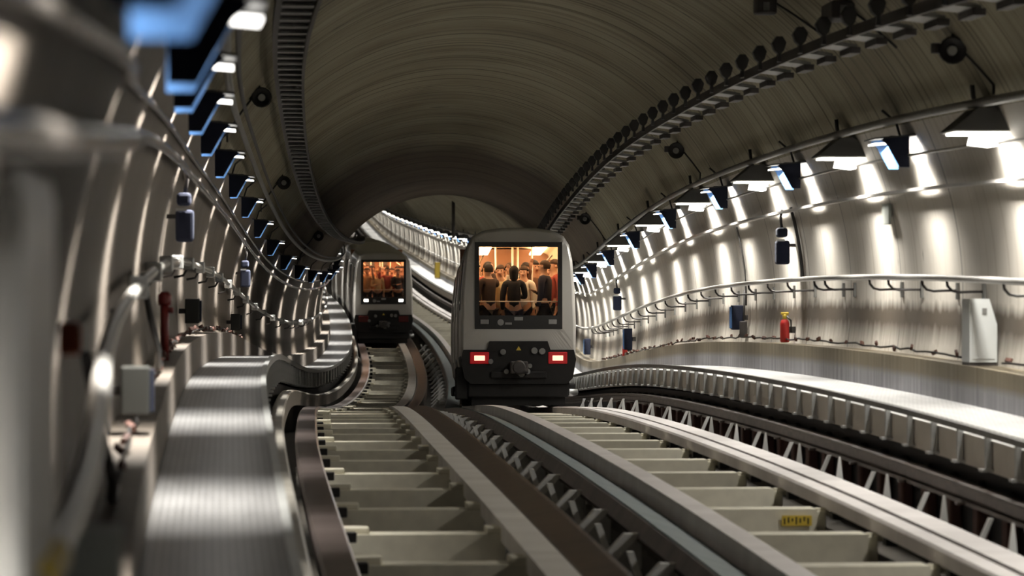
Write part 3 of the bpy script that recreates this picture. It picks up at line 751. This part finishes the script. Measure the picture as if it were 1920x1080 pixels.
def make_train(d0, o, label, lit_tail, far):
    Mx = train_matrix(d0, o)
    t = bpy.data.objects.new('metro_train', None); C.objects.link(t); t.matrix_world = Mx
    t.location = Mx.translation; t.rotation_euler = Mx.to_euler()
    tag(t, label, 'train')
    car_shell(M['body']).build('car_body', None, t)
    # black windscreen surround with the lower band
    b = MB(); y0, y1 = -.055, .02
    for x0, x1, z0, z1 in ((-WX-.01, -.705, WZ0-.01, WZ1+.01), (.705, WX+.01, WZ0-.01, WZ1+.01), (-.705, .705, 2.855, WZ1+.01), (-.705, .705, WZ0-.01, 1.625)): b.box(x0, x1, y0, y1, z0, z1)
    sur = b.build('windscreen_surround', M['rubber'], t)
    MB().box(-.71, .71, -.02, -.008, 1.62, 2.86).build('windscreen', M['glass'], t)
    for s in (-1, 1):
        h = MB().box(s*.61-.075, s*.61+.075, -.075, -.05, 1.47, 1.555, .01).build('headlight', M['headoff' if lit_tail else 'head'], t)
        h['label'] = 'unlit grey headlight' if lit_tail else 'shining white headlight'
    b = MB(); b.box(-.08, .08, -.066, -.054, 1.535, 1.60, .008); b.lathe([(.055, -.066), (.06, -.056)], (-.32, 0, 1.5), 'y', 16); b.box(-.24, -.12, -.066, -.054, 1.46, 1.50)
    b.build('emblem_plate', M['headoff'], t)
    # dark lower front
    b = MB(); b.prism([(-.52, 1.165), (.52, 1.165), (.57, 1.01), (.99, 1.01), (1.03, .84), (.97, .50), (.86, .40), (-.86, .40), (-.97, .50), (-1.03, .84), (-.99, 1.01), (-.57, 1.01)], -.10, .03, 'y')
    b.box(-.50, .50, -.16, -.09, .50, .62, .02); b.build('front_apron', M['under'], t)
    for s in (-1, 1):
        r = MB().box(s*.70-.17, s*.70+.17, -.125, -.095, .76, .97, .02).build('tail_lens', M['redlens' if lit_tail else 'redlens_off'], t)
        if lit_tail:
            MB().box(-.095+s*.70, .095+s*.70, -.14, -.126, .815, .905, .01).build('tail_light', M['tailcore'], r)
    b = MB(); b.box(-.16, .16, -.42, -.08, .58, .80, .03); b.lathe([(.10, -.46), (.13, -.40), (.09, -.30)], (0, 0, .69), 'y', 14); b.build('coupler', M['dark'], t)
    for x, z, r in ((-.50, .80, .045), (-.28, .97, .05), (.28, .99, .055), (.42, .98, .055), (.16, .62, .05), (-.22, .62, .045), (.05, .58, .06), (.20, .72, .04)): MB().lathe([(r, -.17), (r*1.1, -.12), (r*.9, -.09)], (x, 0, z), 'y', 10).build('front_fitting', M['galvd'], t)
    y_ = MB().prism([(-.045, 1.0), (.045, 1.0), (0, 1.075)], -.112, -.104, 'y').build('warning_sign', M['yellow'], t)
    b = MB(); b.box(-.92, .92, .15, 12.5, .20, .50); b.box(-1.05, 1.05, .5, 3.4, .22, .42, .03); b.box(-1.05, 1.05, 9.3, 12.2, .22, .42, .03); b.box(-.9, .9, .0, .2, .16, .42, .03); b.box(-.84, .84, .12, .5, .015, .3); b.box(-1.13, -.9, .05, .6, .12, .70, .03); b.build('underframe', M['under'], t)
    for y in (2.0, 10.7):
        for s in (-1, 1):
            MB().lathe([(.30, -.13), (.46, -.12), (.48, -.06), (.48, .06), (.46, .12), (.30, .13)], (s*.72, y, .48), 'x', 24).build('wheel', M['rubber'], t)
    for y in (.55, 3.3):
        for s in (-1, 1):
            MB().lathe([(.05, .10), (.16, .12), (.17, .17), (.16, .22), (.05, .24)], (s*.93, y, .08), 'z', 20).build('guide_wheel', M['galv'], t)
    # sides: dark windows and silver doors
    def side_panel(name, m, y0, y1, z0, z1, off, s):
        b = MB(); zs = [z0+(z1-z0)*k/6 for k in range(7)]
        def wx(z):
            for (xa, za), (xb, zb) in zip(HALF, HALF[1:]):
                if za <= z <= zb: return xa+(xb-xa)*(z-za)/(zb-za)
            return 1.
        A = [[b.bm.verts.new((s*(wx(z)+off+dd), y, z)) for y in (y0, y1)] for z in zs for dd in (0,)]
        B = [[b.bm.verts.new((s*(wx(z)-.02), y, z)) for y in (y0, y1)] for z in zs]
        for k in range(6):
            b.face([A[k][0], A[k][1], A[k+1][1], A[k+1][0]], True)
            for e in (0, 1): b.face([A[k][e], A[k+1][e], B[k+1][e], B[k][e]])
        b.face([A[0][0], A[0][1], B[0][1], B[0][0]]); b.face([A[6][0], A[6][1], B[6][1], B[6][0]])
        return b.build(name, m, t)
    for s in (-1, 1):
        for y in (.75, 4.2, 8.3): side_panel('side_window', M['sideglass'], y, y+1.25 if y < 1 else y+1.9, 1.75, 2.65, .006, s)
        for y in (2.3, 6.5, 10.6): side_panel('door', M['body'], y, y+1.35, .62, 2.72, .022, s)
        side_panel('side_skirt', M['bodydark'], .3, 12.3, .50, .90, .012, s)
    # rear car
    M2 = Mx.inverted() @ train_matrix(d0+13.1, o)
    b = MB(); V = rings_to(b, [(0., loop(.07)), (.2, loop(0)), (6., loop(0)), (12.7, loop(.03))]); b.face(V[0])
    rc = b.build('second_car_body', M['body'], t); rc.matrix_local = M2
    b = MB(); b.box(-.92, .92, .15, 12.5, .20, .50); u2 = b.build('second_car_underframe', M['under'], t); u2.matrix_local = M2
    b = MB(); b.box(-.6, .6, 12.65, 13.2, 1.0, 2.9, .05); b.build('gangway', M['rubber'], t)
    # cabin
    b = MB(); rings_to(b, [(.03, loop(.085)), (6.2, loop(.085))], False, False, True); b.build('cabin_lining', M['cream'], t, False)
    b = MB(); b.box(-.96, .96, .05, 6.2, .90, .95); b.build('cabin_floor', M['cabin_floor'], t)
    b = MB(); b.box(-.95, .95, 6.15, 6.2, .95, 3.1); pt = b.build('partition', M['partition'], t)
    for x in (-.24, .24): MB().box(x-.16, x+.16, 6.10, 6.149, 1.5, 2.75, .02).build('partition_panel', M['bodydark'], pt)
    for s in (-1, 1): MB().box(s*.52-.11, s*.52+.11, .30, 6.0, 2.975, 3.01).build('ceiling_light', M['cabin_light_far' if far else 'cabin_light'], t)
    for x, y in ((-.06, 1.5), (-.34, 2.6), (.29, 1.25), (.1, 3.4)): MB().tube([(x, y, .95), (x, y, 2.0), (x, y, 3.05)], .018, 8).build('grab_pole', M['pole'], t)
    MB().tube([(-.85, .16, 1.88), (0, .16, 1.88), (.85, .16, 1.88)], .010, 8).build('window_bar', M['pole'], t)
    for s in (-1, 1): MB().tube([(s*.62, .4, 2.72), (s*.62, 3, 2.72), (s*.62, 6.0, 2.72)], .016, 8).build('ceiling_bar', M['pole'], t)
    return t, Mx
near_t, NM = make_train(61., 2.9, 'silver metro train on the right track seen from behind, red tail lights on', True, False)
far_t, FM = make_train(119.5, .06, 'distant metro train on the left track coming closer with white headlights', False, True)

# ------------------------------------------------------------------ passengers
def skin_obj(name, verts, edges, radii, m, parent, root=0, sub=1):
    bm = bmesh.new(); L = bm.verts.layers.skin.verify()
    vs = [bm.verts.new(v) for v in verts]
    for v, r in zip(vs, radii):
        v[L].radius = r if isinstance(r, tuple) else (r, r)
    vs[root][L].use_root = True
    for a, b in edges: bm.edges.new((vs[a], vs[b]))
    me = bpy.data.meshes.new(name); bm.to_mesh(me); bm.free(); me.materials.append(m)
    o = bpy.data.objects.new(name, me); C.objects.link(o); o.parent = parent
    k = o.modifiers.new('skin', 'SKIN'); k.use_smooth_shade = True
    s = o.modifiers.new('sub', 'SUBSURF'); s.levels = s.render_levels = sub
    return o
ARMS = {  # elbow, wrist, hand tip relative to the shoulder for the right arm (x mirrored for the left)
    'down': ((.05, .0, -.29), (.04, .07, -.54), (.035, .10, -.70)),
    'up': ((.10, .17, -.06), (.06, .26, .20), (.05, .28, .36)),
    'fold': ((.05, .03, -.28), (-.10, .22, -.24), (-.22, .25, -.20)),
    'reach': ((.13, .20, -.17), (.22, .40, -.30), (.25, .54, -.36)),
}
def person(Mx, x, y, rz, ht, label, top, trous, hair, ra='down', la='down', skin='skin', long_hair=False, sleeves=True, lean=0., group=None):
    R = Mx @ Matrix.Translation((x, y, .955)) @ Matrix.Rotation(rz, 4, 'Z')
    t = bpy.data.objects.new('person', None); C.objects.link(t); t.location = R.translation; t.rotation_euler = R.to_euler()
    k = ht/1.75; t.scale = (k, k, k); tag(t, label, 'person', group)
    V = [(0, 0, .95), (0, -.005, 1.10), (0, lean*.3, 1.30), (0, lean*.6, 1.45), (0, .012+lean*.8, 1.535), (0, .025+lean, 1.60), (0, .015+lean, 1.685), (0, .01+lean, 1.735), (0, .125+lean, 1.615)]
    R_ = [.125, .115, .135, .085, .052, .078, .088, .055, .012]
    E = [(0, 1), (1, 2), (2, 3), (3, 4), (4, 5), (5, 6), (6, 7), (5, 8)]
    def limb(start, pts, rr):
        p = start
        for q, r in zip(pts, rr):
            V.append(q); R_.append(r); E.append((p, len(V)-1)); p = len(V)-1
        return p
    cl_v = {}
    for s, kind in ((1, ra), (-1, la)):
        sh = Vector((s*.185, lean*.6, 1.415)); e, w, h = [sh+Vector((s*q[0], q[1], q[2])) for q in ARMS[kind]]
        pw = limb(3, [tuple(sh), tuple(e), tuple(w)], [.055, .042, .030])
        palm = w+(h-w)*.45; limb(pw, [tuple(palm)], [.036]); pi = len(V)-1
        fd = (h-w).normalized(); side = fd.cross(Vector((0, 0, 1)) if abs(fd.z) < .9 else Vector((0, 1, 0))).normalized()
        for f, (off, ln) in enumerate(((-.028, .075), (-.010, .088), (.010, .084), (.027, .066))):
            b0 = palm+side*off+fd*.03; limb(pi, [tuple(b0), tuple(b0+fd*ln*.5+Vector((0, .01, 0))), tuple(b0+fd*ln+Vector((0, .022, 0)))], [.010, .0095, .008])
        limb(pi, [tuple(palm-side*.045*s+fd*.0), tuple(palm-side*.06*s+fd*.035)], [.011, .009])
        cl_v[s] = (sh, e, w)
    for s in (1, -1): limb(0, [(s*.095, 0, .88), (s*.105, .02, .49), (s*.105, -.02, .09), (s*.115, .10, .035)], [.085, .058, .045, .035])
    skin_obj('body', V, E, R_, M[skin], t)
    # clothes
    cv = [(0, -.002, .90), (0, -.005, 1.10), (0, lean*.3, 1.30), (0, lean*.55, 1.43)]; ce = [(0, 1), (1, 2), (2, 3)]; cr = [.150, .140, .160, .10]
    for s in (1, -1):
        sh, e, w = cl_v[s]; cv.append(tuple(sh)); cr.append(.078); i = len(cv)-1; ce.append((3, i))
        cv.append(tuple(e)); cr.append(.060); ce.append((i, i+1))
        if sleeves: cv.append(tuple(w)); cr.append(.045); ce.append((i+1, i+2))
    skin_obj('jacket' if sleeves else 'shirt', cv, ce, cr, cloth(top), t)
    tv = [(0, 0, .96)]; te = []; tr = [.140]
    for s in (1, -1):
        i = len(tv); tv += [(s*.095, 0, .86), (s*.105, .02, .49), (s*.105, -.02, .11)]; tr += [.105, .078, .066]; te += [(0, i), (i, i+1), (i+1, i+2)]
    skin_obj('trousers', tv, te, tr, cloth(trous), t)
    b = MB()
    for s in (1, -1): b.prism([(s*.06, -.10), (s*.16, -.10), (s*.17, .08), (s*.12, .18), (s*.07, .12)], .0, .075, 'z')
    b.build('shoes', M['black'], t)
    bm = bmesh.new(); bmesh.ops.create_uvsphere(bm, u_segments=16, v_segments=12, radius=1)
    for v in bm.verts: v.co = Vector((v.co.x*.101, v.co.y*.112+lean-.002, v.co.z*(.118)+1.672))
    cut = [v for v in bm.verts if (v.co.y-lean > .035 and v.co.z < 1.70) or v.co.z < (1.60)]
    if long_hair:
        for v in bm.verts:
            if v.co.z < 1.64 and v.co.y-lean < .02: v.co.z -= (1.64-v.co.z)*2.4
        cut = [v for v in bm.verts if v.co.y-lean > .035 and v.co.z < 1.70]
    bmesh.ops.delete(bm, geom=cut, context='VERTS')
    h = MB(); h.add(bm, None, True); ho = h.build('hair', cloth(hair), t)
    sd = ho.modifiers.new('thick', 'SOLIDIFY'); sd.thickness = .012
    for s in (1, -1):
        MB().lathe([(.003, -.006), (.012, .0), (.003, .006)], (s*.034, .098+lean, 1.655), 'y', 8).build('eye', M['eye'], t)
    MB().box(-.026, .026, .094+lean, .108+lean, 1.572, 1.582, .004).build('mouth', M['darkred'], t)
    for s in (1, -1): MB().lathe([(.008, -.012), (.03, -.004), (.024, .010)], (s*.088, .012+lean, 1.645), 'x', 8).build('ear', M[skin], t)
    return t
BLK, NAVY, BRN, CREAM, WHITE, GREY, RED, TAN, OLV = (.02, .017, .02), (.03, .03, .055), (.14, .065, .035), (.75, .60, .36), (.75, .70, .62), (.16, .14, .13), (.38, .07, .05), (.45, .28, .15), (.13, .11, .06)
HB, HD, HBL, HG = (.02, .013, .010), (.06, .032, .018), (.42, .27, .12), (.35, .32, .29)
person(NM, -.06, .62, 0., 1.56, 'person in black coat, back to the rear window, middle of the near train', BLK, NAVY, HB, 'fold', 'down', long_hair=True)
person(NM, -.52, .72, .5, 1.60, 'person in narrow dark brown coat at the left of the near train window', (.06, .035, .028), BLK, HB, 'up', 'down')
person(NM, -.29, 1.14, 2.95, 1.60, 'person in pale jacket reaching one arm forward, near train', CREAM, GREY, HD, 'down', 'reach')
person(NM, .50, .62, 1.2, 1.66, 'person in large dark navy jacket at the right of the near train window', NAVY, BLK, HD, 'fold', 'down')
person(NM, .70, 1.15, 2.0, 1.70, 'pink-faced person with red collar behind the navy jacket, near train', RED, BLK, HD)
person(NM, -.76, 1.05, -1., 1.56, 'person in cream top at the far left of the near train window', CREAM, BRN, HBL, 'fold', 'down')
person(NM, .14, 1.15, 2.8, 1.58, 'person in white top facing the window beside the central pole, near train', WHITE, NAVY, HD, 'up', 'down')
person(NM, .34, 1.55, -2.6, 1.70, 'tall person in brown jacket holding the right pole, near train', BRN, BLK, HB, 'up', 'down', 'skin2')
person(NM, -.10, 1.75, 3.0, 1.66, 'person in tan coat facing the window in the second row, near train', TAN, BRN, HD)
person(NM, -.50, 1.75, -2.8, 1.68, 'person in rust red sweater in the second row at left, near train', RED, GREY, HB, 'down', 'fold')
person(NM, .66, 1.9, 2.4, 1.64, 'person in olive coat in the second row at right, near train', OLV, NAVY, HBL)
person(NM, -.72, 2.5, 2.9, 1.72, 'grey-haired person in dark coat in the third row at left, near train', GREY, BLK, HG)
person(NM, -.28, 2.55, -3., 1.60, 'person in cream sweater in the third row, near train', CREAM, BRN, HD)
person(NM, .22, 2.5, 2.8, 1.70, 'person in black jacket in the third row, near train', BLK, NAVY, HB)
person(NM, .60, 2.8, 3.1, 1.74, 'tallest person in grey sweater in the third row at right, near train', GREY, BLK, HD)
person(NM, -.50, 3.3, 3.1, 1.66, 'person in brown coat at the back left of the near train', BRN, BLK, HB)
person(NM, .02, 3.4, 3.0, 1.64, 'person in tan jacket at the back middle of the near train', TAN, NAVY, HD)
far_people = [
    (-.55, .55, 2.9, 1.66, 'orange-lit person in tan jacket at the left of the far train window', TAN, HD, 'down', 'up'),
    (-.18, .50, 3.2, 1.60, 'person in cream top left of centre in the far train', CREAM, HBL, 'fold', 'down'),
    (.16, .55, 3.0, 1.68, 'person in red jacket in the centre of the far train', RED, HB, 'up', 'down'),
    (.52, .50, -2.9, 1.62, 'person in dark coat at the right of the far train window', BLK, HD, 'fold', 'down'),
    (-.72, 1.1, 2.8, 1.64, 'person in white top in the second row at left, far train', WHITE, HD, 'down', 'down'),
    (-.36, 1.05, 3.1, 1.72, 'tall person in rust coat in the second row, far train', (.42, .16, .07), HB, 'down', 'up'),
    (.0, 1.1, -3., 1.66, 'person in tan coat in the second row at centre, far train', TAN, HG, 'down', 'down'),
    (.35, 1.15, 3.0, 1.64, 'person in cream jacket in the second row at right, far train', CREAM, HD, 'down', 'fold'),
    (.70, 1.1, 2.8, 1.70, 'person in brown jacket in the second row at far right, far train', BRN, HB, 'down', 'down'),
    (-.52, 1.8, 3.1, 1.74, 'tall person in grey coat in the third row at left, far train', GREY, HD, 'down', 'down'),
    (.18, 1.8, 3.1, 1.72, 'person in orange sweater in the third row, far train', (.6, .25, .08), HD, 'down', 'down'),
    (.58, 1.8, 3.1, 1.68, 'person in dark sweater in the third row at right, far train', BRN, HB, 'down', 'down')]
for x, y, rz, h, lab, top, hair, ra, la in far_people: person(FM, x, y, rz, h, lab, top, BLK, hair, ra, la)
